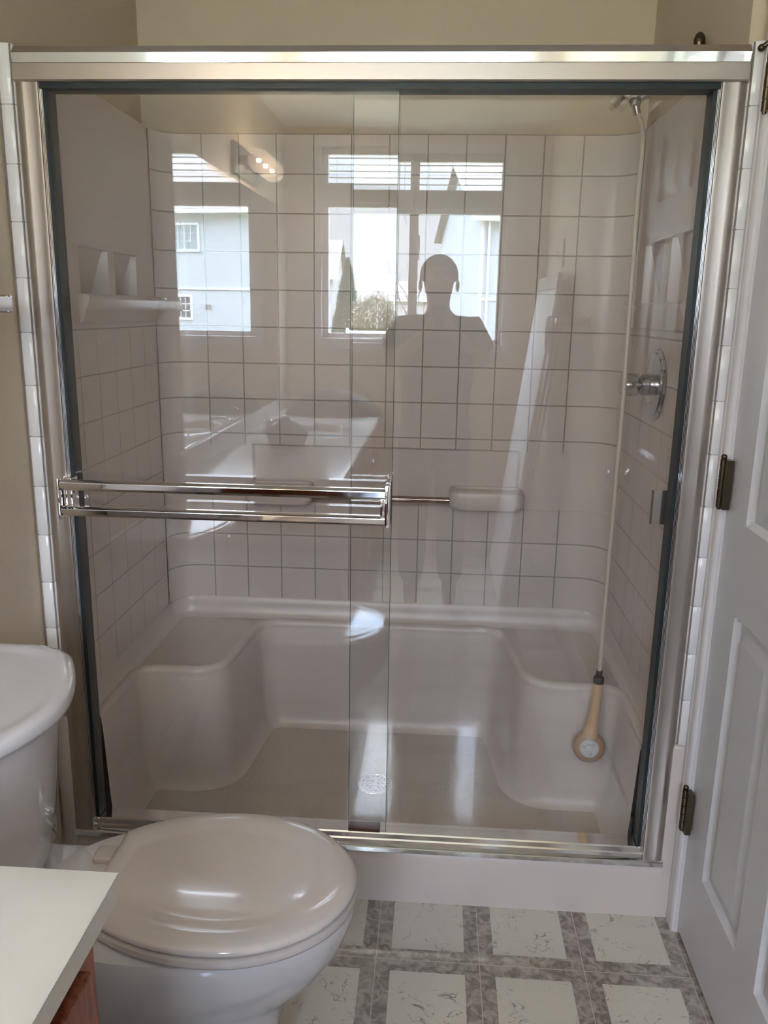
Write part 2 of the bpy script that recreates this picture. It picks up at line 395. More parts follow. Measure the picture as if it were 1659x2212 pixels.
def blind(x0, x1):
    t = thing('window_blind', '', 'blind', ((x0 + x1) / 2, YB - .02, 2.05))
    MB().box(x0, x1, YB - .035, YB - .002, 2.352, 2.382, .002).build('headrail', M_slat, t)
    b = MB()
    for k in range(4): b.box(x0, x1, YB - .028, YB - .003, 2.222 + k * .036, 2.2255 + k * .036)
    for k in range(26): b.box(x0, x1, YB - .036, YB + .006, 2.084 + k * .0042, 2.0870 + k * .0042)
    b.build('slats', M_slat, t)
    MB().box(x0, x1, YB - .036, YB + .006, 2.058, 2.080, .003).build('bottom_rail', M_slat, t)
    for xx in (x0 + .07, x1 - .05):
        b = MB(); b.tube([(xx, YB - .015, 2.355), (xx, YB - .015, 2.055), (xx + .006, YB - .012, 2.03), (xx + .016, YB - .01, 2.02), (xx + .012, YB - .01, 2.00), (xx + .02, YB - .01, 1.995)], .0012, 6)
        b.build('cord', M_slat, t)
    return t
bl = blind(WX0 + .02, -.030); bl['label'] = 'half raised white slat blind over the window pane nearer the vanity'
br = blind(-.006, WX1 - .02); br['label'] = 'half raised white slat blind over the window pane nearer the tall white panel'
for o in (bl, br): o['group'] = 'blinds in the bathroom window'

# ------------------------------------------------------------------ closet door in the right wall
D = bpy.data.objects.new('door_1', None); COL.objects.link(D); D.location = (XR, -.46, 0); struct(D)
def door_slab():
    # raised panels as a height grid over (y, z); front face looks towards -x
    st = .115; mid = .10
    pw = (DY1 - DY0 - 2 * st - mid) / 2
    ys = [(DY0 + st, DY0 + st + pw), (DY1 - st - pw, DY1 - st)]
    zs = [(.237, .875), (1.065, 1.69), (1.80, 1.985)]
    prof = [(0, 0), (.005, -.006), (.012, -.012), (.022, -.012), (.044, -.002), (.05, -.002)]
    gy = {DY0, DY1}; gz = {DZ0, DZ1}
    for a, c in ys:
        for d, _ in prof: gy |= {round(a + d, 4), round(c - d, 4)}
    for a, c in zs:
        for d, _ in prof: gz |= {round(a + d, 4), round(c - d, 4)}
    gy, gz = sorted(gy), sorted(gz)
    def h(y, z):
        for a, c in ys:
            for e, f in zs:
                d = min(y - a, c - y, z - e, f - z)
                if d >= -1e-6:
                    for (d0, h0), (d1, h1) in zip(prof, prof[1:]):
                        if d <= d1: return h0 + (h1 - h0) * (d - d0) / (d1 - d0)
                    return prof[-1][1]
        return 0
    b = MB(); xf = XR - .001
    b.loft([[(xf - h(y, z), y, z) for y in gy] for z in gz], closed=False)
    o = [(xf, DY0), (xf, DY1), (XR + .035, DY1), (XR + .035, DY0)]
    b.loft([[(x, y, DZ0) for x, y in o], [(x, y, DZ1) for x, y in o]], cap0=True, cap1=True)
    # drop the front quad that coincides with the panelled face
    for f in list(b.bm.faces):
        if len(f.verts) == 4 and all(abs(v.co.x - xf) < 1e-6 for v in f.verts) and f.calc_area() > .8: b.bm.faces.remove(f)
    return b
door_slab().build('door_panel', M_door, D, ang=25, fix=False)
def casing_prof(): return [(0, 0), (.0, .014), (.003, .018), (.012, .019), (.020, .019), (.023, .012), (.027, .012), (.030, .018), (.048, .016), (.060, .008), (.066, .004), (.066, 0)]
b = MB()
for yo, sg in ((DY1 + .006, 1), (DY0 - .006, -1)):
    b.prism([(XR - (q * .72 + .003), yo + sg * p) for p, q in casing_prof()] , 'Z', 0, DZ1 + .07)
b.prism([(XR - (q * .72 + .003), DZ1 + .006 + p) for p, q in casing_prof()], 'Y', DY0 - .07, DY1 + .07)
b.box(XR - .006, XR, DY0 - .07, DY0 - .004, 0, DZ1 + .07); b.box(XR - .006, XR, DY1 + .004, DY1 + .07, 0, DZ1 + .07); b.box(XR - .006, XR, DY0 - .07, DY1 + .07, DZ1 + .004, DZ1 + .07)
b.build('door_casing', M_trim, D)
def hinge(zc):
    h = .053; b = MB(); x, y = XR - .019, DY1 + .002
    for k in range(5):
        z0 = zc - h + k * (2 * h / 5); b.tube([(x, y, z0 + .001), (x, y, z0 + 2 * h / 5 - .001)], .0068, 14)
    b.tube([(x, y, zc - h - .004), (x, y, zc + h + .005)], [.004, .004], 10); b.ball((x, y, zc + h + .004), .0065, seg=10)
    o = b.build('hinge', M_bronze, D)
    c = MB(); c.box(x, XR - .006, y - .026, y - .001, zc - h, zc + h); c.build('hinge_leaf', M_bronze, o)
for z in (1.915, 1.13, .343): hinge(z)
b = MB(); kx = XR - .001; b.lathe([(0, 0), (.030, 0), (.030, .006), (.022, .010), (.010, .016), (.010, .035), (.022, .044), (.027, .056), (.022, .068), (.010, .074), (0, .075)], (kx, -.785, .97), (-1, 0, 0))
b.build('door_knob', M_chrome, D)

# ------------------------------------------------------------------ tiled bullnose edges, stub trim
def bullnose(name, s):
    xi, xo = s * .748, s * .7845
    prof = []
    for a in range(0, 91, 15): prof.append((xi + s * .012 * (1 - math.sin(math.radians(90 - a)) ) * 0 + s * (.012 - .012 * math.cos(math.radians(a))) , 0))
    # rounded section in plan: inner edge rounded, outer meets the wall
    def ring(z, d):
        r = []
        for a in range(0, 181, 20):
            t = math.radians(a); cx = (xi + xo) / 2; hw = abs(xo - xi) / 2 - d
            r.append((cx - s * math.cos(t) * hw, -.016 - (.014 - d) * math.sin(t) ** .7, z))
        r.append((xo - s * d, .02, z)); r.append((xi + s * d, .02, z)); return r
    b = MB(); zs = [.4795 + k * .1171 for k in range(14)]
    for a, c in zip(zs, zs[1:]):
        b.loft([ring(a + .0004, .0012), ring(a + .002, 0), ring(c - .002, 0), ring(c - .0004, .0012)])
    o = b.build(name, M_whitetile); struct(o)
    g = MB(); g.box(min(xi, xo) + .0025, max(xi, xo) - .0025, -.027, .018, .481, 2.0); gg = g.build('grout', M_grout, o)
    gg.parent = o
    return o
bullnose('trim_1', -1); bullnose('trim_2', 1)
b = MB(); b.prism([(XR - .004, -.002), (XR - .03, -.002), (XR - .03, -.010), (XR - .022, -.024), (XR - .004, -.028)], 'Z', 0, .042)
struct(b.build('trim_3', M_caulk))

# ------------------------------------------------------------------ shower stall
ST = thing('shower_stall', 'almond moulded shower stall with tile pattern walls and two corner seats behind the glass', 'shower', (0, .4, 0))
def pan():
    P = [(-.692, .045), (-.692, .345), (-.455, .345), (-.415, .752), (.385, .752), (.432, .345), (.692, .345), (.692, .045)]
    C = arcpath(P, [0, .058, .095, .075, .075, .095, .058, 0], 10); Nn = normals2(C)
    prof = [(-.026, .447), (-.016, .452), (-.006, .451), (.001, .444), (.004, .434), (.002, .428), (.005, .421), (.008, .36), (.014, .22), (.020, .13), (.028, .098), (.040, .080), (.052, .074)]
    b = MB(); bm = b.bm
    rows = []
    for o, z in prof: rows.append([bm.verts.new((p.x + n.x * o, p.y + n.y * o, z)) for p, n in zip(C, Nn)])
    for a, c in zip(rows, rows[1:]):
        for i in range(len(C) - 1): bm.faces.new((a[i], a[i + 1], c[i + 1], c[i]))
    # seat tops and ledge between the lip and the walls
    U = arcpath([(-.727, .045), (-.727, .80), (.727, .80), (.727, .045)], [0, .07, .07, 0], 8)
    ring = [bm.verts.new((p.x, p.y, .446)) for p in U]
    loop = rows[0] + ring[::-1]
    es = []
    for i in range(len(loop)):
        a, c = loop[i], loop[(i + 1) % len(loop)]
        e = bm.edges.get((a, c)) or bm.edges.new((a, c)); es.append(e)
    bmesh.ops.triangle_fill(bm, use_beauty=True, edges=es)
    # upstand flange round the walls
    UN = normals2(U); up = []
    for o, z in [(.034, .446), (.020, .450), (.010, .462), (.006, .490), (.004, .508), (.0, .5135), (-.02, .5135)]:
        up.append([(p.x + n.x * o, p.y + n.y * o, z) for p, n in zip(U, UN)])
    b.loft(up, closed=False)
    # threshold
    cp = [(.11, .06), (.10, .078), (.088, .10), (.080, .130), (.070, .142), (.058, .146), (-.004, .146), (-.016, .142), (-.023, .132), (-.026, .115), (-.028, .02), (-.028, 0), (.11, 0)]
    b.prism(cp, 'X', XL + .001, XR - .001)
    # side pilasters carrying on up beside the jambs
    for s in (-1, 1):
        x0, x1 = sorted((s * .742, s * (XR - .001)))
        b.box(x0, x1, -.027, .02, .10, .4785, .012, 3)
    return b
PAN = pan().build('shower_pan', M_acr, ST, ang=50, fix=True)
# textured floor of the pan
b = MB(); C = arcpath([(-.692, 0), (-.692, .345), (-.455, .345), (-.415, .752), (.385, .752), (.432, .345), (.692, .345), (.692, 0)], [0, .058, .095, .075, .075, .095, .058, 0], 10)
Nn = normals2(C); vs = [b.bm.verts.new((p.x + n.x * .045, p.y + n.y * .045, .0765)) for p, n in zip(C, Nn)]
es = [b.bm.edges.new((vs[i], vs[(i + 1) % len(vs)])) for i in range(len(vs))]
bmesh.ops.triangle_fill(b.bm, use_beauty=True, edges=es)
for f in b.bm.faces:
    if f.normal.z < 0: f.normal_flip()
b.build('floor_surface', M_panf, PAN, fix=False)

def back_panel():
    U = arcpath([(-.72, .705), (-.72, .80), (.72, .80), (.72, .705)], [0, .085, .085, 0], 10)
    # resample the straight back run on the joint grid
    j = [XO + XP * k for k in range(-5, 6)]
    xs = sgrid([-.445, .423], -.62, .62, j, .0024, .06)
    left = [p for p in U if p.x <= -.634]; right = [p for p in U if p.x >= .634]
    path = left + [V((x, .80)) for x in xs] + right; NN = normals2(path)
    zj = [ZO + ZP * k for k in range(0, 14) if not (.86 < ZO + ZP * k < 1.03)]
    zs = sgrid([.855, 1.041], .512, 1.986, zj, .0024, .06)
    def inrec(x, z): return -.445 < x < .423 and .855 < z < 1.041
    rows = []
    for z in zs:
        r = []
        for p, n in zip(path, NN):
            d = 0
            if inrec(p.x, z): d = .017
            else:
                if any(abs(z - q) < 1e-5 for q in zj): d = .0018
                if abs(p.y - .80) < 1e-4 and any(abs(p.x - q) < 1e-5 for q in j) and not (.84 < z < 1.055): d = .0018
            r.append((p.x - n.x * d, p.y - n.y * d, z))
        rows.append(r)
    top = rows[-1]
    rows.append([(p.x - n.x * .004, p.y - n.y * .004, 1.990) for p, n in zip(path, NN)])
    rows.append([(p.x - n.x * .05, p.y - n.y * .05, 1.991) for p, n in zip(path, NN)])
    b = MB(); b.loft(rows, closed=False); return b
BP = back_panel().build('back_panel', M_back, ST, ang=15)
# corner soap shelves and grab rail on the back panel
def soap(x0, x1):
    b = MB(); n = 28
    cx, hw = (x0 + x1) / 2, (x1 - x0) / 2
    def outline(dx, y1, r):
        yb = .815 if dx < .015 else .806; pts = arcpath([(cx - hw + dx, yb), (cx - hw + dx, y1), (cx + hw - dx, y1), (cx + hw - dx, yb)], [0, r, r, 0], 6); return pts
    rings = []
    for dx, y1, r, z in [(.020, .735, .02, .856), (.006, .722, .03, .862), (0, .716, .032, .872), (0, .714, .032, .908), (.002, .717, .03, .916), (.008, .724, .028, .921), (.014, .729, .026, .9215), (.018, .735, .022, .9205), (.024, .742, .02, .9165), (.032, .752, .016, .9145)]:
        rings.append([(p.x, p.y, z) for p in outline(dx, y1, r)])
    b.loft(rings, closed=True); return b
for x0, x1 in ((-.463, -.245), (.203, .440)): soap(x0, x1).build('soap_shelf', M_acr, BP, ang=28)
MB().tube([(-.26, .762, .882), (.225, .762, .882)], .0105, 18).build('grab_rail', mat('chrome_reddish_reflection', (.36, .27, .23), .10, metal=1), BP)  # chrome rail, its dark reddish reflection is put into the colour

def side_panel(s):
    ny = [(.17, .352), (.395, .56)] if s < 0 else [(.12, .325), (.40, .595)]
    nz_ = (1.502, 1.618) if s < 0 else (1.505, 1.668)
    yj = [.71 - .1148 * k for k in range(1, 7)]
    gy = {-.0, .712}; 
    for a, c in ny: gy |= {a, a + .006, c - .006, c}
    for q in yj:
        if all(abs(q - v) > .004 for v in gy): gy |= {q - .002, q, q + .002}
    gy = sorted(gy)
    zj = [ZO + ZP * k for k in range(0, 9)]
    gz = {.512, 1.986, nz_[0], nz_[0] + .004, nz_[1] - .004, nz_[1]}
    for k in range(5): gz.add(nz_[0] + .01 + (nz_[1] - nz_[0] - .02) * k / 4)
    for q in zj: gz |= {q - .002, q, q + .002} if q > .52 else set()
    for k in range(1, 5): gz.add(1.67 + k * .07)
    gz = sorted(gz)
    def dep(y, z):
        for a, c in ny:
            if a + 1e-4 < y < c - 1e-4 and nz_[0] + 1e-4 < z < nz_[1] - 1e-4:
                return .012 + .040 * (nz_[1] - z) / (nz_[1] - nz_[0])
        d = 0
        if any(abs(z - q) < 1e-5 for q in zj): d = .0016
        if z < 1.42 and any(abs(y - q) < 1e-5 for q in yj): d = .0014
        return d
    b = MB(); rows = [[(s * (.72 + dep(y, z)), y, z) for y in gy] for z in gz]
    rows.append([(s * .724, y, 1.990) for y in gy]); rows.append([(s * .77, y, 1.991) for y in gy])
    b.loft(rows, closed=False); return b, ny, nz_
for s in (-1, 1):
    b, ny, nz_ = side_panel(s); sp = b.build('side_panel', M_side, ST, ang=9)
    y0, y1 = (.155, .69) if s < 0 else (.10, .69)
    zt = nz_[0]
    c = MB(); prof = [(.0, zt + .003), (.022, zt + .003), (.028, zt - .002), (.028, zt - .010), (.020, zt - .030), (.010, zt - .062), (0, zt - .070)]
    c.prism([(s * (.7215 - p[0]), p[1]) for p in prof], 'Y', y0, y1); 
    c.build('soap_ledge', M_acr, sp, ang=30)
# drain
b = MB(); dx, dy, dz = .0, .385, .0765
b.lathe([(0, 0), (.054, 0), (.056, .0015), (.054, .004), (.047, .005), (.046, .0035), (0, .0035)], (dx, dy, dz), 'Z', 40)
DR = b.build('drain_cover', M_chrome); tag(DR, 'round chrome drain strainer set in the shower floor', 'drain')
b = MB()
for ri, n in ((.012, 6), (.025, 12), (.038, 18)):
    for k in range(n):
        a = 2 * math.pi * k / n; b.lathe([(0, 0), (.0038, 0), (.0038, .0004), (0, .0004)], (dx + ri * math.cos(a), dy + ri * math.sin(a), dz + .0051 - .0015), 'Z', 8)
b.build('drain_holes', M_rubber, DR)

# ------------------------------------------------------------------ shower door frame
FR = thing('shower_door_frame', 'brushed aluminium sliding door frame with header rail, side jambs and sill track', 'door frame', (0, 0, .146))
hp = [(-.030, 1.928), (-.034, 1.931), (-.034, 1.9615), (-.031, 1.9635)]
hp2 = [(-.031, 1.9635), (-.0335, 1.981), (-.032, 1.9835)]
hp3 = [(-.032, 1.9835), (-.022, 1.9965), (-.017, 1.998), (.035, 1.998), (.04, 1.993), (.04, 1.928)]
b = MB(); b.prism(hp + hp2[1:] + hp3[1:], 'X', -.7465, .7465); HD = b.build('header_rail', M_alum, FR, ang=20)
b = MB(); b.prism([(-.0318, 1.9634), (-.0346, 1.9812), (-.030, 1.9816), (-.029, 1.963)], 'X', -.7465, .7465); b.build('polished_band', M_polish, HD, ang=20)
b = MB(); b.box(-.697, .697, -.022, .028, 1.9165, 1.9285); b.build('shadow_gap_strip', M_gask, HD)  # dark strip stands in for the shadow gap below the header
for s in (-1, 1):
    pr = [(s * .7475, -.016), (s * .7475, -.022), (s * .740, -.027), (s * .728, -.0285), (s * .716, -.0235), (s * .706, -.0265), (s * .699, -.0255), (s * .697, -.021), (s * .697, .034), (s * .7475, .034)]
    b = MB(); b.prism(pr, 'Z', .150, 1.9285); J = b.build('side_jamb', M_alum, FR, ang=50)
    b = MB(); x0, x1 = sorted((s * .6925, s * .6855)); b.box(x0, x1, -.0135, .030, .19, 1.917); b.build('jamb_gasket', M_gask, J)
    b = MB()
    for k in range(3): x0, x1 = sorted((s * (.6975 - k * .0018), s * (.6964 - k * .0018))); b.box(x0, x1, -.0245 + k * .003, .028, .19, 1.9285)
    b.build('polished_fins', M_polish, J)
sp = [(-.034, .147), (-.034, .158), (-.031, .1605), (-.020, .1625), (-.018, .170), (-.015, .173), (-.013, .184), (-.010, .187), (.034, .187), (.036, .183), (.036, .147)]
b = MB(); b.prism(sp, 'X', -.7475, .7475); SL = b.build('sill_track', M_polish, FR, ang=30)
b = MB(); b.box(-.038, .042, -.012, .022, .187, .1935, .001); b.build('centre_guide', M_brown, SL)

# ------------------------------------------------------------------ sliding panels
def glass_panel(name, label, x0, x1, yc, z0, z1, tilt):
    t = thing(name, label, 'shower door', ((x0 + x1) / 2, yc, z0))
    MB().box(x0, x1, yc - .003, yc + .003, z0, z1).build('glass_pane', M_glass, t)
    g = MB(); g.box(x0 - .0012, x0, yc - .003, yc + .003, z0, z1); g.box(x1, x1 + .0012, yc - .003, yc + .003, z0, z1)
    g.box(x0, x1, yc - .003, yc + .003, z1, z1 + .001)
    g.build('polished_edge', M_gedge, t)
    t.rotation_euler.x = tilt
    return t
GF = glass_panel('sliding_glass_door', 'front sliding clear glass panel on the left carrying the double chrome towel bar', -.686, .056, -.006, .1885, 1.922, .0018)
GR = glass_panel('sliding_glass_door', 'rear sliding clear glass panel on the right with a short chrome pull near its edge', -.040, .688, .020, .1885, 1.922, -.0022)
GF['group'] = 'sliding glass shower panels'; GR['group'] = 'sliding glass shower panels'
TB = bpy.data.objects.new('towel_bar', None); COL.objects.link(TB); TB.parent = GF; TB.location = V((-.32, -.05, 1.05)) - V(GF.location)
def rail(z0, z1):
    zc = (z0 + z1) / 2; h = (z1 - z0) / 2
    pr = [(-.0600, zc - h), (-.0632, zc - h * .55), (-.0636, zc - h * .5), (-.0660, zc + h * .45), (-.0655, zc + h * .60), (-.0615, zc + h * .82), (-.056, zc + h), (-.046, zc + h), (-.046, zc - h)]
    b = MB(); b.prism(pr, 'X', -.700, .046); return b
rail(1.066, 1.090).build('rail', M_chrome, TB, ang=16); rail(1.006, 1.028).build('rail', M_chrome, TB, ang=16)
b = MB(); b.box(.044, .056, -.067, -.010, 1.003, 1.100, .002); b.box(.034, .044, -.062, -.048, 1.028, 1.068, .001)
b.tube([(.040, -.055, 1.103), (.052, -.03, 1.108), (.044, -.012, 1.110), (.054, -.010, 1.100)], .0022, 8)
b.build('end_bracket', M_chrome, TB, ang=25)
b = MB(); b.box(-.707, -.701, -.067, -.012, .998, 1.094, .002); b.box(-.700, -.678, -.048, -.012, 1.012, 1.092, .003); b.build('end_bracket', M_chrome, TB, ang=25)
# inner pull and bumper on the rear panel
b = MB(); b.prism([(.652, .030), (.656, .052), (.664, .050), (.668, .040), (.680, .046), (.692, .046), (.694, .036), (.700, .034), (.700, .026), (.656, .026)], 'Z', 1.008, 1.088)
HP = b.build('pull_handle', M_chrome, GR, ang=20)
b = MB(); b.box(.686, .700, -.004, .016, 1.044, 1.084, .002); b.box(.690, .700, -.010, .014, 1.022, 1.044, .002); b.build('bumper', M_gask, HP)

# ------------------------------------------------------------------ valve, arm and hand shower
vx, vy, vz = .7195, .340, 1.301
t = thing('shower_valve', 'round chrome shower valve plate with faceted clear knob on the right stall wall', 'shower valve', (vx, vy, vz - .09))
MB().lathe([(0, 0), (.090, 0), (.091, .003), (.088, .007), (.083, .008), (.081, .0115), (.070, .014), (.040, .0165), (0, .017)], (vx, vy, vz), (-1, 0, 0), 48).build('escutcheon', M_chromed, t)
MB().lathe([(0, .014), (.027, .014), (.027, .040), (.029, .041), (.029, .043), (.025, .045), (0, .045)], (vx, vy, vz), (-1, 0, 0), 32).build('sleeve', M_chromed, t)
b = MB(); rings = []
for r, h in [(.018, .045), (.0245, .047), (.029, .053), (.029, .085), (.026, .091), (.016, .093)]:
    rings.append([(vx - h, vy + math.cos(2 * math.pi * k / 16) * r * (1.07 if k % 2 else .93), vz + math.sin(2 * math.pi * k / 16) * r * (1.07 if k % 2 else .93)) for k in range(16)])
b.loft(rings); kn = b.build('knob', M_crystal, t, ang=10)
MB().lathe([(0, .045), (.008, .045), (.010, .060), (.006, .080), (0, .082)], (vx, vy, vz), (-1, 0, 0), 12).build('knob_screw', M_chrome, kn)

hs = thing('hand_shower', 'tan hand shower hanging on an ivory hose from its chrome arm, before the right seat', 'hand shower', (.63, .27, .24))
t = hs
MB().tube([(.751, .36, 2.045), (.71, .36, 2.04), (.68, .36, 2.025), (.645, .36, 2.000), (.618, .36, 1.985)], .0095, 14).build('arm_pipe', M_chrome, t)
MB().lathe([(0, 0), (.026, 0), (.024, .005), (.012, .009), (0, .009)], (.7515, .36, 2.045), (-1, 0, 0), 24).build('wall_flange', M_chrome, t)
b = MB(); b.obox((.598, .352, 1.990), (.020, .016, .014), Matrix.Rotation(.45, 3, 'Y'), .004); b.obox((.568, .345, 1.976), (.022, .006, .016), Matrix.Rotation(.6, 3, 'Y'), .003)
b.tube([(.575, .33, 1.985), (.560, .335, 1.968), (.550, .345, 1.960)], .007, 10)
b.build('handset_bracket', M_clear, t)

hy = .30
b = MB(); b.lathe([(0, 0), (.013, 0), (.0145, .003), (.0145, .014), (.012, .018), (.009, .019), (.009, .038), (0, .038)], (.606, .352, 1.985), V((.25, -.05, -1)), 16)
b.build('hose_nut', M_chromed, hs)
hp_ = [(.614, .348, 1.955), (.626, .345, 1.925), (.632, .342, 1.88), (.630, .335, 1.75), (.630, .325, 1.58), (.630, .318, 1.42), (.631, .312, 1.25), (.629, .308, 1.08), (.628, .305, .90), (.627, .302, .72), (.6265, .300, .58), (.626, .299, .515)]
def catmull(pts, n=8):
    P = [V(p) for p in pts]; P = [P[0] * 2 - P[1]] + P + [P[-1] * 2 - P[-2]]; out = []
    for i in range(1, len(P) - 2):
        for k in range(n):
            t_ = k / n; a, b_, c_, d = P[i - 1], P[i], P[i + 1], P[i + 2]
            out.append(.5 * ((2 * b_) + (c_ - a) * t_ + (2 * a - 5 * b_ + 4 * c_ - d) * t_ ** 2 + (3 * b_ - a - 3 * c_ + d) * t_ ** 3))
    out.append(P[-2]); return out
MB().tube(catmull(hp_), .0058, 14).build('hose', M_hose, hs)
MB().lathe([(0, 0), (.0085, 0), (.0085, .016), (.013, .018), (.0145, .022), (.0145, .036), (.012, .039), (0, .039)], (.626, .298, .518), V((-.02, 0, -1)), 20).build('hose_nut', M_rubber, hs)
# handle: tapering down and widening into the head
pts = catmull([(.625, .297, .481), (.6235, .294, .44), (.620, .290, .40), (.616, .286, .365), (.613, .284, .345), (.612, .286, .325)], 6)
n = len(pts)
MB().tube(pts, [.0125 + .0095 * (i / (n - 1)) ** 1.3 for i in range(n)], 20).build('handle', M_beige, hs)
hc = V((.612, .296, .291)); ax = V((-.10, -1, .12)).normalized()
MB().lathe([(0, -.020), (.020, -.018), (.036, -.008), (.043, .004), (.045, .012), (.044, .018), (.038, .024), (.027, .026), (0, .026)], hc, ax, 40).build('spray_head', M_beige2, hs)
MB().lathe([(0, .024), (.0265, .024), (.0268, .0275), (.0245, .0285), (.0235, .0275), (.012, .0275), (.0115, .030), (.009, .031), (0, .031)], hc, ax, 36).build('spray_plate', M_greyp, hs)
u = ax.orthogonal().normalized(); v_ = ax.cross(u)
b = MB()
for ang in (60, 180, 300):
    for i in range(3):
        for j in range(3):
            a = math.radians(ang + (i - 1) * 11); r = .0145 + j * .0032
            b.lathe([(0, 0), (.00085, 0), (.00085, .0006), (0, .0006)], hc + ax * .0274 + (u * math.cos(a) + v_ * math.sin(a)) * r, ax, 6)
b.build('spray_holes', M_rubber, hs)

# dark hooks above the frame on the right
b = MB(); b.ball((.735, .31, 2.095), .017, (.8, .8, 1.3), 16); b.tube([(.7515, .31, 2.085), (.738, .31, 2.085)], .006, 10); b.tube([(.735, .31, 2.09), (.728, .305, 2.065), (.722, .30, 2.075)], .004, 8)
tag(b.build('robe_hook', M_bronze), 'dark brown hook on the wall just above the header rail near its right end', 'hook')
b = MB(); b.tube([(.7845, -.05, 2.000), (.770, -.045, 1.992), (.760, -.042, 1.985)], .005, 10); b.ball((.760, -.042, 1.985), .007, seg=10); b.lathe([(0, 0), (.012, 0), (.010, .004), (0, .004)], (.7848, -.05, 2.0), (-1, 0, 0), 16)
tag(b.build('robe_hook', M_bronze), 'small dark peg beside the top of the right white tile strip', 'hook')

# ------------------------------------------------------------------ toilet
TY = -.607
T = thing('toilet', 'off-white porcelain toilet with closed lid in front of the shower, beside the vanity', 'toilet', (-.40, TY, 0))
def egg(x0, x1, hw, z, n=48, back=.0, flat=True):
    """outline in plan: rounded nose at x1, straight-ish tail at x0"""
    L_ = x1 - x0; pts = []
    xc = x0 + L_ * .47
    for k in range(n):
        a = 2 * math.pi * k / n; c_, s_ = math.cos(a), math.sin(a)
        if c_ >= 0: x = xc + (x1 - xc) * c_; y = hw * s_
        else:
            e = 1.0 if not flat else .62
            x = xc + (xc - x0) * -abs(c_) ** e; y = hw * (1 if s_ > 0 else -1) * abs(s_) ** (.72 if flat else 1)
            if flat: y *= 1 - .22 * abs(c_) ** 2
        pts.append((x, TY + y, z))
    return pts
def egg2(d, z, xc=-.188, af=.227, ab=.275, hw=.186, xcut=-.412, n=44):
    af, ab, hw, xcut = af - d, ab - d, hw - d, xcut + d * .5
    t1 = math.acos(max(-1, (xcut - xc) / ab)); pts = []
    for k in range(n + 1):
        a = -t1 + 2 * t1 * k / n; c_, s_ = math.cos(a), math.sin(a)
        pts.append((xc + (af if c_ > 0 else ab) * c_, TY + hw * s_, z))
    return pts
b = MB()   # bowl and pedestal in one piece
b.loft([egg(-.62, -.10, .120, 0), egg(-.62, -.095, .118, .03), egg(-.62, -.105, .105, .08), egg(-.60, -.105, .100, .18), egg(-.58, -.09, .104, .245),
        egg(-.56, -.055, .122, .285), egg(-.54, -.012, .148, .335), egg(-.53, .016, .166, .385), egg(-.53, .032, .177, .430), egg(-.53, .036, .180, .452), egg(-.53, .033, .178, .462), egg(-.50, .02, .165, .465)])
b.build('bowl', M_porc, T, ang=60)
b = MB(); b.box(-.755, -.42, TY - .125, TY + .125, .40, .462, .02, 4); b.build('rear_deck', M_porc, T)
b = MB(); b.loft([egg2(.010, .466), egg2(.001, .470), egg2(-.001, .476), egg2(.0, .484), egg2(.006, .4865)]); b.build('seat', M_seat, T, ang=50)
def lidring(dx, z): return egg2(dx, z)
b = MB(); b.loft([lidring(.008, .4885), lidring(.002, .492), lidring(0, .497), lidring(.003, .502), lidring(.010, .506), lidring(.035, .5075), lidring(.055, .5068), lidring(.064, .5052), lidring(.075, .5056), lidring(.10, .5062), lidring(.15, .5068)])
b.build('lid', M_seat, T, ang=60)
for yy in (TY - .075, TY + .075):
    b = MB(); b.box(-.463, -.425, yy - .02, yy + .02, .462, .478, .005, 3); b.build('hinge_cap', M_seat, T)
# tank
def trapez(x0, xf, hw, z, bulge, rr=.035, n=24):
    TY = -.622
    pts = [(x0, TY - hw, z), (x0, TY + hw, z)]
    xs = xf - bulge
    for k in range(n + 1):
        a = k / n; y = hw * (1 - 2 * a)
        x = xs + bulge * (1 - abs(2 * a - 1) ** 1.8)
        e = abs(2 * a - 1)
        if e > .86: x -= rr * ((e - .86) / .14) ** 2
        pts.append((x, TY + y, z))
    return pts
b = MB(); b.loft([trapez(-.745, -.545, .150, .462, .03), trapez(-.755, -.525, .175, .50, .045), trapez(-.765, -.515, .215, .62, .07), trapez(-.768, -.495, .230, .795, .08)]); TK = b.build('tank', M_porc, T, ang=50)
def lidt(d, z): return trapez(-.780 + d, -.463 - d, .246 - d, z, .100, .045)
b = MB(); b.loft([lidt(.010, .794), lidt(.002, .797), lidt(0, .804), lidt(.0, .818), lidt(.004, .824), lidt(.012, .827), lidt(.024, .826), lidt(.034, .823), lidt(.045, .822)]); b.build('tank_lid', M_porc, T, ang=60)
b = MB(); b.lathe([(0, 0), (.017, 0), (.017, .008), (.008, .012), (0, .012)], (-.545, -.805, .735), (1, 0, 0), 20); b.tube([(-.532, -.805, .735), (-.527, -.79, .732), (-.524, -.762, .728)], [.007, .007, .009], 12); b.build('flush_lever', M_chromed, TK)

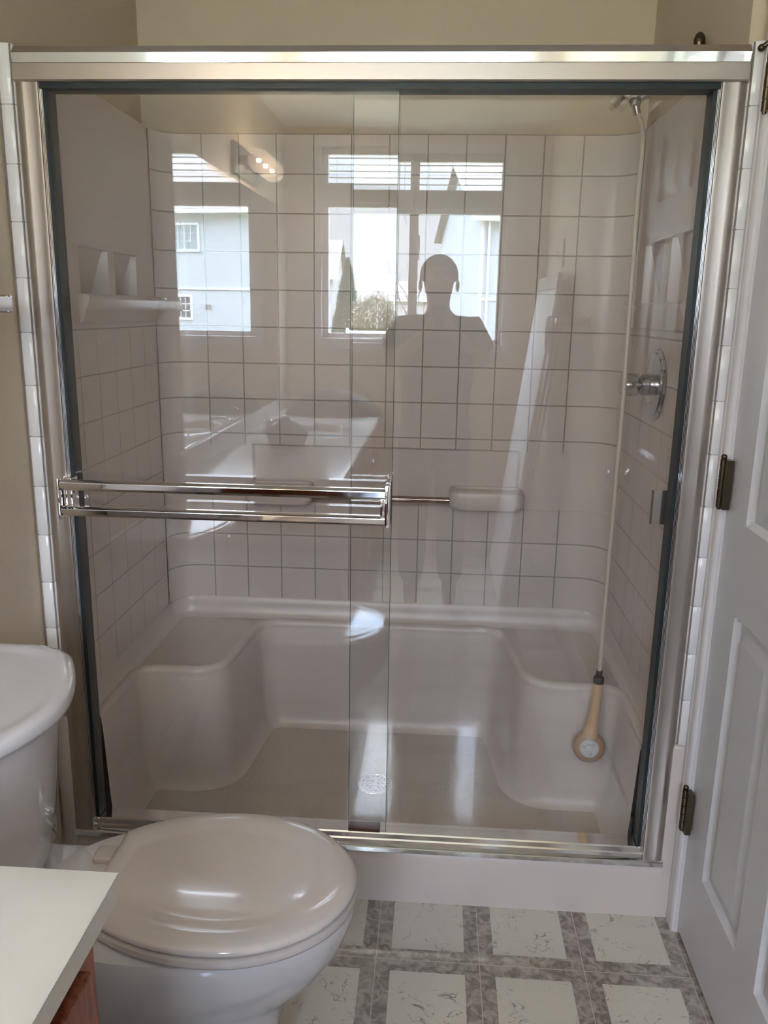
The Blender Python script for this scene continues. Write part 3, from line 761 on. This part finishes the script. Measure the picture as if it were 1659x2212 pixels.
# ------------------------------------------------------------------ vanity
VX1 = -.180; VY0, VY1 = YB + .002, -1.090
Cb = thing('vanity_cabinet', 'red-brown oak vanity cabinet under the cream countertop', 'cabinet', (-.5, -2.1, 0))
b = MB(); b.box(XL + .002, VX1 - .03, VY0, VY1 - .012, .09, .842); b.box(XL + .002, VX1 - .09, VY0, VY1 - .012, 0, .09); b.build('carcass', M_wood, Cb)
fx = VX1 - .03
for i, (a, c_) in enumerate(((-1.60, -1.14), (-2.12, -1.66), (-2.64, -2.18), (-3.07, -2.70))):
    b = MB(); b.box(fx, fx + .016, a, c_, .13, .60, .004)
    b.box(fx + .016, fx + .020, a + .055, c_ - .055, .19, .54, .003)
    d = b.build('cabinet_door', M_wood, Cb)
    k = MB(); k.lathe([(0, 0), (.008, 0), (.006, .012), (.014, .018), (.012, .026), (0, .028)], (fx + .016, c_ - .03 if i % 2 else a + .03, .54), (1, 0, 0), 16); k.build('knob', M_chrome, d)
    b = MB(); b.box(fx, fx + .016, a, c_, .63, .79, .004); d = b.build('drawer', M_wood, Cb)
    k = MB(); k.tube([(fx + .016, (a + c_) / 2 - .05, .71), (fx + .04, (a + c_) / 2 - .04, .71), (fx + .04, (a + c_) / 2 + .04, .71), (fx + .016, (a + c_) / 2 + .05, .71)], .004, 10); k.build('drawer_pull', M_chrome, d)
Ct = thing('vanity_countertop', 'cream cultured marble countertop with an integral oval basin along the left wall', 'countertop', (-.48, -2.1, .842))
# top as a grid with an oval bowl
sx_, sy_, sa, sb = -.455, -2.26, .165, .235
def ctop():
    b = MB(); nx, ny_ = 48, 120; rows = []
    for j in range(ny_ + 1):
        y = VY0 + (VY1 - VY0) * j / ny_; r = []
        for i in range(nx + 1):
            x = XL + .002 + (VX1 - XL - .002) * i / nx
            q = math.hypot((x - sx_) / sa, (y - sy_) / sb)
            z = .874 + (.004 if .97 < q < 1.12 else 0)
            if q < 1: z = .874 - .125 * (1 - q ** 3.2) ** .8
            e = min(VX1 - x, VY1 - y)
            if e < .006: z -= .002
            r.append((x, y, z))
        rows.append(r)
    b.loft(rows, closed=False)
    o = [(XL + .002, VY0), (VX1, VY0), (VX1, VY1), (XL + .002, VY1)]
    b.loft([[(x, y, .843) for x, y in o], [(x, y, .8715) for x, y in o]], cap0=True, cap1=False)
    return b
CT = ctop().build('counter_slab', M_marble, Ct, ang=50)
MB().lathe([(0, 0), (.022, 0), (.022, .003), (.012, .004), (0, .002)], (sx_, sy_, .750), 'Z', 20).build('basin_drain', M_chrome, CT)
MB().box(XL + .001, XL + .019, VY0, VY1, .8735, .952, .003).build('backsplash', M_marble, Ct)
# faucet
fy_, fxx = sy_ - .0, -.690
F = thing('faucet', 'chrome basin faucet with round crystal knob at the back of the countertop', 'faucet', (fxx, fy_, .876))
b = MB(); b.box(fxx - .025, fxx + .025, fy_ - .075, fy_ + .075, .8765, .892, .006, 3); b.lathe([(0, 0), (.026, 0), (.024, .03), (.016, .038), (0, .04)], (fxx, fy_, .89), 'Z', 24)
b.tube([(fxx, fy_, .905), (fxx + .05, fy_, .925), (fxx + .115, fy_, .922), (fxx + .128, fy_, .905)], [.013, .012, .011, .010], 14); b.build('spout_body', M_chrome, F)
MB().lathe([(0, 0), (.010, 0), (.018, .006), (.028, .018), (.031, .032), (.028, .046), (.018, .056), (0, .06)], (fxx, fy_, .930), 'Z', 10).build('crystal_knob', M_crystal, F, ang=5)
MB().tube([(fxx - .018, fy_ + .0, .89), (fxx - .018, fy_, .945)], .0025, 8).build('lift_rod', M_chrome, F)

# dark items on the counter, seen only in the reflection
def lump(name, c, r, sc, seedv, label, cat):
    rnd = random.Random(seedv); b = MB(); b.ball(c, r, sc, 32)
    for v in b.bm.verts:
        d = v.co - V(c); k = 1 + .10 * math.sin(9 * d.x / r * .6 + seedv) * math.cos(7 * d.y / r * .5) + .07 * math.sin(8 * d.z / r)
        v.co = V(c) + d * k; v.co.z = max(v.co.z, .8785)
    return tag(b.build(name, M_pouch, ang=70), label, cat)
P_ = lump('toiletry_bag', (-.50, -1.72, .93), .085, (1, 1.15, .85), 2.0, 'dark rounded toiletry bag on the countertop, nearest the shower', 'bag')
b = MB(); b.tube(catmull([(-.46, -1.66, .985), (-.48, -1.70, 1.012), (-.52, -1.75, 1.012), (-.55, -1.79, .985)], 5), .004, 8); h_ = b.build('bag_handle', M_chrome, P_)
tw = thing('hand_towel', 'dark towel slumped on the far end of the countertop under the window', 'towel', (-.45, -2.86, .876))
b = MB(); rings = []
for k, (hw, hh, z) in enumerate([(.26, .10, .8775), (.26, .105, .90), (.23, .095, .94), (.17, .075, .98), (.09, .05, 1.01), (.03, .02, 1.022)]):
    rings.append([(-.44 + math.cos(a) * hw * (1 + .12 * math.sin(5 * a + k)), -2.90 + math.sin(a) * hh * (1 + .15 * math.cos(4 * a + k)), z) for a in (2 * math.pi * i / 36 for i in range(36))])
b.loft(rings); b.build('towel_fabric', M_pouch, tw, ang=80)
b = MB(); b.tube(catmull([(-.50, YB + .006, 1.16), (-.42, YB + .012, 1.07), (-.31, YB + .02, .99), (-.24, YB + .03, .90), (-.215, YB + .03, .885)], 8), .0035, 8)
tag(b.build('power_cord', M_rubber), 'thin dark cord trailing down the window wall to the countertop', 'cord')

# wall mirror
b = MB(); b.box(XL + .0005, XL + .006, -3.0, -1.150, .954, 2.028); MI = b.build('mirror_plate', M_mirror)
tag(MI, 'large frameless wall mirror above the vanity, seen reflected in the left glass panel', 'mirror')
b = MB(); b.box(XL, XL + .010, -3.0, -1.150, .9525, .962); b.build('bottom_channel', M_chrome, MI)
# light bar
LF = thing('vanity_light', 'bar light with three round clear bulbs on the wall above the mirror', 'wall light', (XL, -2.27, 2.115))
b = MB(); y0, y1, z0, z1 = -2.50, -2.02, 2.055, 2.185
b.prism([(0, 0)] * 0 + [(XL, z0), (XL + .012, z0), (XL + .024, z0 + .022), (XL + .024, z1 - .022), (XL + .012, z1), (XL, z1)], 'Y', y0, y1); b.build('backplate', M_rim, LF, ang=20)
for yy in (-2.115, -2.267, -2.42):
    MB().lathe([(0, 0), (.020, 0), (.022, .03), (.019, .034), (0, .034)], (XL + .024, yy, 2.117), (1, 0, 0), 20).build('socket', M_rim, LF)
    cx = XL + .105
    bu = MB().ball((cx, yy, 2.117), .052, seg=28).build('bulb', M_bulb, LF)
    MB().ball((cx - .006, yy, 2.117), .008, (1, 1, 1.2), 12).build('filament', M_fil, bu)
    l = bpy.data.lights.new('bulb_light', 'POINT'); l.energy = BULB / 3; l.color = (1.0, .85, .69); l.shadow_soft_size = .007
    lo = bpy.data.objects.new('bulb_light', l); COL.objects.link(lo); lo.parent = LF; lo.location = V((cx + .0, yy, 2.117)) - V(LF.location)

# ------------------------------------------------------------------ towel bars
def towel_bar(s, y0, y1, zc, label, xo=.725):
    t = thing('towel_bar', label, 'towel bar', (s * .785, (y0 + y1) / 2, zc)); xb = s * xo
    MB().box(xb - .007, xb + .007, min(y0, y1), max(y0, y1), zc - .014, zc + .014, .002).build('bar', M_alum, t)
    for yy in (y0, y1):
        b = MB(); x0, x1 = sorted((s * .7848, s * (xo - .003))); b.box(x0, x1, yy - .010, yy + .010, zc - .018, zc + .018, .004)
        x0, x1 = sorted((s * .7848, s * .776)); b.box(x0, x1, yy - .024, yy + .024, zc - .026, zc + .026, .004); b.build('post', M_chromed, t)
    return t
towel_bar(-1, -.17, -1.00, 1.478, 'square section towel bar on the left wall above the toilet tank')
towel_bar(1, -1.72, -2.15, 1.452, 'square section towel bar on the right wall with a small towel hung over it', .655)
b = MB(); rings = []
for (dx, z) in [(-.012, 1.33), (-.014, 1.38), (-.013, 1.44), (-.008, 1.470), (.003, 1.474), (.013, 1.468), (.015, 1.44), (.017, 1.36)]:
    rings.append([(.655 + dx + .004 * math.sin(i * .9), -2.05 + .25 * i / 14, z - .02 * math.sin(i * .22) * (z < 1.4)) for i in range(15)])
b.loft(rings, closed=False); tw2 = b.build('hand_towel', M_cloth, ang=80)
sm = tw2.modifiers.new('thick', 'SOLIDIFY'); sm.thickness = .006
tag(tw2, 'small grey hand towel draped over the right wall towel bar', 'towel')

# tall white panel leaning against the right wall beyond the towel bar
bd = thing('display_board', 'tall white panel with a riveted top bar and tube legs leaning on the right wall', 'board', (.56, -2.6, 0))
def bp(y, f, off=0, out=0): # f 0 at top .. 1 at floor
    return V((.715 - .215 * f + off, y + out, 1.675 * (1 - f)))
b = MB(); b.loft([[bp(-2.22, f), bp(-3.0, f), bp(-3.0, f, .014), bp(-2.22, f, .014)] for f in (.045, .3, .6, .99)]); b.build('board_face', M_board, bd)
b = MB(); b.loft([[bp(-2.21, f, -.006), bp(-3.01, f, -.006), bp(-3.01, f, .018), bp(-2.21, f, .018)] for f in (.0, .042)])
for y in (-2.26, -2.96): b.lathe([(0, 0), (.008, 0), (.006, .004), (0, .004)], bp(y, .02, -.006), (-1, 0, 0), 10)
b.build('top_bar', M_trim, bd)
for y, off in ((-2.205, .030), (-2.205, .052), (-3.0, .030)):
    b = MB(); b.tube([bp(y, .02, off), bp(y, .5, off), bp(y, .993, off)], .008, 8); b.build('leg', M_steel, bd)
b = MB(); b.box(.772, .7848, -2.62, -2.59, 1.72, 1.86, .003); b.tube([(.775, -2.605, 1.76), (.757, -2.605, 1.76), (.750, -2.605, 1.775), (.750, -2.605, 1.795)], .005, 8)
tag(b.build('wall_hook', M_steel), 'dark metal hook plate on the right wall above the tall white panel', 'hook')

# ------------------------------------------------------------------ person taking the photo
PX, PY = .145, -2.17
Pn = thing('person', 'person in a loose t-shirt holding up a phone, mirrored in the shower glass', 'person', (PX, PY, 0))
def skinned(name, joints, edges, material, parent, sub=2):
    me = bpy.data.meshes.new(name); off = world_loc(parent)
    me.from_pydata([V(j[0]) - off for j in joints], edges, []); me.materials.append(material)
    o = bpy.data.objects.new(name, me); COL.objects.link(o); o.parent = parent
    o.modifiers.new('skin', 'SKIN'); sv = me.skin_vertices[0].data
    for i, j in enumerate(joints): sv[i].radius = (j[1], j[2] if len(j) > 2 else j[1])
    sv[0].use_root = True
    s_ = o.modifiers.new('sub', 'SUBSURF'); s_.levels = sub; s_.render_levels = sub
    for f in me.polygons: f.use_smooth = True
    return o
eL, eR = V((PX - .215, PY + .02, 1.235)), V((PX + .225, PY + .02, 1.245))
hL, hR = V((.105, -1.962, 1.405)), V((.200, -1.962, 1.415))
J = [((PX, PY, .92), .15, .11), ((PX, PY, 1.05), .145, .105), ((PX, PY, 1.20), .16, .115), ((PX, PY, 1.36), .15, .10), ((PX, PY + .0, 1.455), .07, .065), ((PX, PY + .01, 1.51), .052, .055), ((PX, PY + .02, 1.565), .064, .072), ((PX, PY + .02, 1.64), .086, .094), ((PX, PY + .01, 1.70), .066, .072),
     ((PX - .165, PY, 1.395), .062), (eL, .047), (hL + (eL - hL) * .25, .030), (hL, .026, .020),
     ((PX + .170, PY, 1.400), .062), (eR, .047), (hR + (eR - hR) * .25, .030), (hR, .026, .020),
     ((PX - .09, PY, .84), .095), ((PX - .095, PY + .02, .48), .062), ((PX - .10, PY - .01, .10), .042), ((PX - .10, PY + .09, .035), .038, .03),
     ((PX + .09, PY, .84), .095), ((PX + .095, PY + .02, .48), .062), ((PX + .10, PY - .01, .10), .042), ((PX + .10, PY + .09, .035), .038, .03)]
E_ = [(0, 1), (1, 2), (2, 3), (3, 4), (4, 5), (5, 6), (6, 7), (7, 8), (3, 9), (9, 10), (10, 11), (11, 12), (3, 13), (13, 14), (14, 15), (15, 16), (0, 17), (17, 18), (18, 19), (19, 20), (0, 21), (21, 22), (22, 23), (23, 24)]
body = skinned('body', J, E_, M_skin, Pn)
# t-shirt: torso shell with sleeves down to the elbows
JS = [((PX, PY, 1.02), .175, .135), ((PX, PY, 1.16), .178, .135), ((PX, PY, 1.32), .178, .125), ((PX, PY, 1.415), .125, .095), ((PX, PY, 1.47), .075, .075),
      ((PX - .165, PY, 1.40), .078), ((eL + V((PX - .165, PY, 1.40))) / 2, .078), (eL + V((.0, 0, .035)), .078),
      ((PX + .170, PY, 1.405), .078), ((eR + V((PX + .170, PY, 1.405))) / 2, .078), (eR + V((0, 0, .035)), .078), ((PX, PY, .93), .178, .14)]
skinned('shirt', JS, [(0, 1), (1, 2), (2, 3), (3, 4), (2, 5), (5, 6), (6, 7), (2, 8), (8, 9), (9, 10), (0, 11)], M_shirt, Pn)
skinned('trousers', [((PX, PY, .93), .155, .12), ((PX - .09, PY, .82), .105), ((PX - .095, PY + .02, .48), .080), ((PX - .10, PY - .01, .12), .068), ((PX + .09, PY, .82), .105), ((PX + .095, PY + .02, .48), .080), ((PX + .10, PY - .01, .12), .068)],
        [(0, 1), (1, 2), (2, 3), (0, 4), (4, 5), (5, 6)], M_pants, Pn)
b = MB(); b.ball((PX, PY + .005, 1.650), .105, (.87, 1.0, .93), 28)
for v in list(b.bm.verts):
    if v.co.z < 1.625: v.co.z = 1.625 + (v.co.z - 1.625) * .35; v.co.x = PX + (v.co.x - PX) * .84
    if v.co.y > PY + .055 and v.co.z < 1.69: v.co.y = PY + .055
b.build('hair', M_hair, Pn, ang=80)
for s in (-1, 1): MB().ball((PX + s * .088, PY + .012, 1.605), .024, (.40, .8, 1.2), 14).build('ear', M_skin, Pn)
b = MB(); b.loft([[(PX - .010, PY + .092, 1.635), (PX + .010, PY + .092, 1.635), (PX, PY + .094, 1.64)], [(PX - .014, PY + .098, 1.605), (PX + .014, PY + .098, 1.605), (PX, PY + .122, 1.603)], [(PX - .012, PY + .094, 1.594), (PX + .012, PY + .094, 1.594), (PX, PY + .105, 1.594)]]); b.build('nose', M_skin, Pn)
for s in (-1, 1): MB().ball((PX + s * .032, PY + .091, 1.637), .0115, (1.1, .7, .8), 14).build('eye', M_eye, Pn)
b = MB(); b.ball((PX, PY + .094, 1.566), .024, (1.1, .35, .28), 14); b.build('mouth', mat('lips', (.40, .16, .13), .5), Pn)
# fingers: four per hand curling round the phone edges, thumb along the back
for s, h in ((-1, hL), (1, hR)):
    q = V((s * -.030, .045, .02))
    skinned('palm', [(h, .024, .016), (h + V((s * -.004, .022, .018)), .030, .016), (h + V((s * -.008, .038, .034)), .026, .014)], [(0, 1), (1, 2)], M_skin, Pn, 2)
    for k, L_ in enumerate((.058, .066, .062, .048)):
        base = h + V((s * .004, .036, .044 - k * .016)); L2 = L_
        skinned('finger', [(base, .0085), (base + V((s * -.004, L2 * .42, .008)), .0078), (base + V((s * -.020, L2 * .50, .010)), .0072), (base + V((s * -.032, L2 * .42, .010)), .0062)], [(0, 1), (1, 2), (2, 3)], M_skin, Pn, 1)
    skinned('thumb', [(h + V((s * -.010, .012, .020)), .0105), (h + V((s * -.024, .016, .040)), .0092), (h + V((s * -.030, .024, .058)), .0078)], [(0, 1), (1, 2)], M_skin, Pn, 1)
ph = thing('smartphone', 'dark smartphone held up in both hands of the reflected person', 'phone', (.153, -1.908, 1.37))
MB().box(.116, .190, -1.9120, -1.9040, 1.365, 1.512, .003, 3).build('phone_body', M_phone, ph)
b = MB(); b.box(.140, .166, -1.9042, -1.9015, 1.465, 1.503, .001); b.build('camera_bump', M_rubber, ph)

# ------------------------------------------------------------------ outside, seen through the window and its reflections
gz_ = -.70
g = MB(); g.box(-160, 160, -260, YB - 1.0, gz_ - .3, gz_); struct(g.build('ground', M_grass))
def house(name, label, org, ang, wid, dep, eave, apex, sid, wins, garage=None, ohang=.45, band=None):
    """org: front corner (+y side); front runs along local +x, depth along -y"""
    h = thing(name, label, 'house', (org[0], org[1], gz_)); o = V((org[0], org[1], gz_))
    def at(b):
        for v in b.bm.verts: v.co = Matrix.Rotation(ang, 3, 'Z') @ v.co + o
        return b
    he, ha = eave - gz_, apex - gz_
    b = MB(); b.prism([(0, 0), (0, he), (-dep / 2, ha), (-dep, he), (-dep, 0)], 'X', 0, wid); at(b).build('wall', sid, h, ang=20)
    b = MB(); sl = (ha - he) / (dep / 2); t_ = .18
    for s in (0, 1):
        ya, yb = (ohang, -dep / 2) if s == 0 else (-dep - ohang, -dep / 2)
        za = he - ohang * sl
        b.loft([[(-ohang, ya, za), (-ohang, yb, ha), (-ohang, yb, ha + t_), (-ohang, ya, za + t_)], [(wid + ohang, ya, za), (wid + ohang, yb, ha), (wid + ohang, yb, ha + t_), (wid + ohang, ya, za + t_)]])
    at(b).build('roof', M_shingle, h, ang=20)
    b = MB(); b.box(-ohang - .02, wid + ohang + .02, ohang - .02, ohang + .10, he - ohang * sl - .06, he - ohang * sl + .14)
    b.box(-ohang, wid + ohang, -.02, ohang, he - ohang * sl - .05, he - ohang * sl - .02)
    b.box(-.02, .16, -.02, .06, 0, he); b.box(.35, .47, .04, .13, .1, he - .1)
    b.loft([[(-ohang - .03, ohang, he - ohang * sl - .05), (-ohang - .03, ohang, he - ohang * sl + .18), (-ohang + .05, ohang, he - ohang * sl + .18), (-ohang + .05, ohang, he - ohang * sl - .05)], [(-ohang - .03, -dep / 2, ha - .05), (-ohang - .03, -dep / 2, ha + .19), (-ohang + .05, -dep / 2, ha + .19), (-ohang + .05, -dep / 2, ha - .05)]])
    if band: b.box(-.03, wid + .03, -.01, .06, band - gz_ - .06, band - gz_ + .06)
    at(b).build('gutter_and_trim', M_white, h, ang=20)
    for (x0, x1, z0, z1, gm) in wins:
        b = MB(); c_ = .13; z0 -= gz_; z1 -= gz_
        b.box(x0 - c_, x1 + c_, -.01, .07, z1, z1 + c_); b.box(x0 - c_, x1 + c_, -.01, .07, z0 - c_, z0); b.box(x0 - c_, x0, -.01, .07, z0, z1); b.box(x1, x1 + c_, -.01, .07, z0, z1)
        for k in (1, 2, 3): xm = x0 + (x1 - x0) * k / 4; b.box(xm - .018, xm + .018, .01, .04, z0, z1)
        for k in (1, 2): zm = z0 + (z1 - z0) * k / 3; b.box(x0, x1, .01, .04, zm - .018, zm + .018)
        f = at(b).build('window', M_white, h)
        b = MB(); b.box(x0, x1, -.01, .02, z0, z1); at(b).build('pane', gm, f)
    if garage:
        b = MB(); b.box(garage[0], garage[1], -.01, .06, 0, garage[2])
        at(b).build('garage_door', M_white, h)
    return h
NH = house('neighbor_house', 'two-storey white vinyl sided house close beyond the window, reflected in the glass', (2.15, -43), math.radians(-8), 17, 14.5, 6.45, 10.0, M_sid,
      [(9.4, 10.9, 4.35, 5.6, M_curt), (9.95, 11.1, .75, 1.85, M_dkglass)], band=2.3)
b = MB(); b.box(8.75, 9.05, 0, .12, 1.25 - gz_, 1.45 - gz_)
for v in b.bm.verts: v.co = Matrix.Rotation(math.radians(-8), 3, 'Z') @ v.co + V((2.15, -43, gz_))
b.build('wall_vent', M_steel, NH)
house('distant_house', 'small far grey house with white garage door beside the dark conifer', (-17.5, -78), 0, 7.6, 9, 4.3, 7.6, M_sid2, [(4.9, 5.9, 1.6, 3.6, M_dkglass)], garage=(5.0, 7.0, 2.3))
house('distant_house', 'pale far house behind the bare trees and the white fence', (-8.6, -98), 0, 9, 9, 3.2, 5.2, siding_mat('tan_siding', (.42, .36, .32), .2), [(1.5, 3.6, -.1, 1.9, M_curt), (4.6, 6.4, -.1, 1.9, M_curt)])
# white vinyl fence
fe = thing('vinyl_fence', 'low white vinyl fence across the yard outside the window', 'fence', (-3.0, -40, gz_))
MB().box(-4.45, 1.4, -40.04, -39.98, gz_ + .05, gz_ + 1.02).build('fence_panel', M_white, fe)
for x in (-4.4, -2.35, -.3, 1.4): MB().box(x - .07, x + .07, -40.08, -39.94, gz_, gz_ + 1.15, .02).build('post', M_white, fe)
b = MB(); b.box(-9.35, -8.5, -75.4, -74.8, gz_, gz_ + 1.0, .05); b.box(-9.4, -8.45, -75.45, -74.75, gz_ + 1.0, gz_ + 1.1, .02)
tag(b.build('trash_bin', M_rubber), 'black wheeled bin beside the white garage door of the far house', 'trash bin')
# conifer and shrub, leafy clumps
def foliage(name, base, hgt, rad, material, n, label, cat, cone=True, sd=1):
    rnd = random.Random(sd); t = thing(name, label, cat, base); b = MB()
    for i in range(n):
        f = rnd.random() ** .8; r = rad * ((1 - f) ** .75 if cone else math.sqrt(max(.02, 1 - (2 * f - 1) ** 2))) * (.55 + .5 * rnd.random()); a = rnd.random() * 6.283
        c_ = V(base) + V((math.cos(a) * r, math.sin(a) * r, .15 + f * hgt)); d = V((rnd.gauss(0, .6), rnd.gauss(0, .6), 1 if cone else rnd.gauss(0, 1))).normalized(); u_ = d.orthogonal().normalized(); w_ = d.cross(u_)
        L_ = rad * .34 * (1.1 - .5 * f); q = [c_ - d * L_ * .3 - u_ * L_ * .3, c_ + w_ * L_ * .12, c_ + d * L_, c_ - w_ * L_ * .12]
        vs = [b.bm.verts.new(p) for p in q]; b.bm.faces.new(vs)
    b.build('foliage', material, t, fix=False)
    MB().tube([base, V(base) + V((0, 0, hgt * .8))], [rad * .10, .02], 8).build('trunk', M_bark, t); return t
foliage('conifer_tree', (-6.35, -58, gz_), 5.2, 1.15, M_everg, 2600, 'dark pointed conifer at the side of the far grey house', 'tree')
foliage('garden_shrub', (-4.2, -54.5, gz_), 3.0, 1.5, M_shrub, 1600, 'rounded brown leafless-looking shrub beside the conifer', 'shrub', False, 3)
def bare_tree(base, hgt, sd, label):
    rnd = random.Random(sd); b = MB()
    def grow(p, d, L_, r, lev):
        n = 4; pts = [p]; rr = [r]
        for i in range(n):
            d = (d + V((rnd.gauss(0, .13), rnd.gauss(0, .13), .05))).normalized(); p = p + d * L_ / n; pts.append(p); rr.append(r * (1 - .45 * (i + 1) / n))
        b.tube(pts, rr, 5, False)
        if lev < 5:
            for k in range(3 if lev < 3 else 2):
                nd = (d + V((rnd.gauss(0, .55), rnd.gauss(0, .55), rnd.uniform(0, .4)))).normalized()
                grow(pts[-1 - (k % 2)], nd, L_ * rnd.uniform(.62, .8), rr[-1] * .75, lev + 1)
    grow(V(base), V((0, 0, 1)), hgt * .30, hgt * .018, 0)
    return tag(b.build('bare_tree', M_bark), label, 'tree', 'bare trees beyond the yard')
bare_tree((-1.7, -55, gz_), 8.5, 5, 'bare grey tree directly left of the window mullion, nearest the neighbor house')
bare_tree((-5.2, -84, gz_), 8.0, 11, 'bare grey tree behind the brown shrub')
bare_tree((-2.9, -88, gz_), 7.0, 23, 'small bare tree in front of the pale far house')
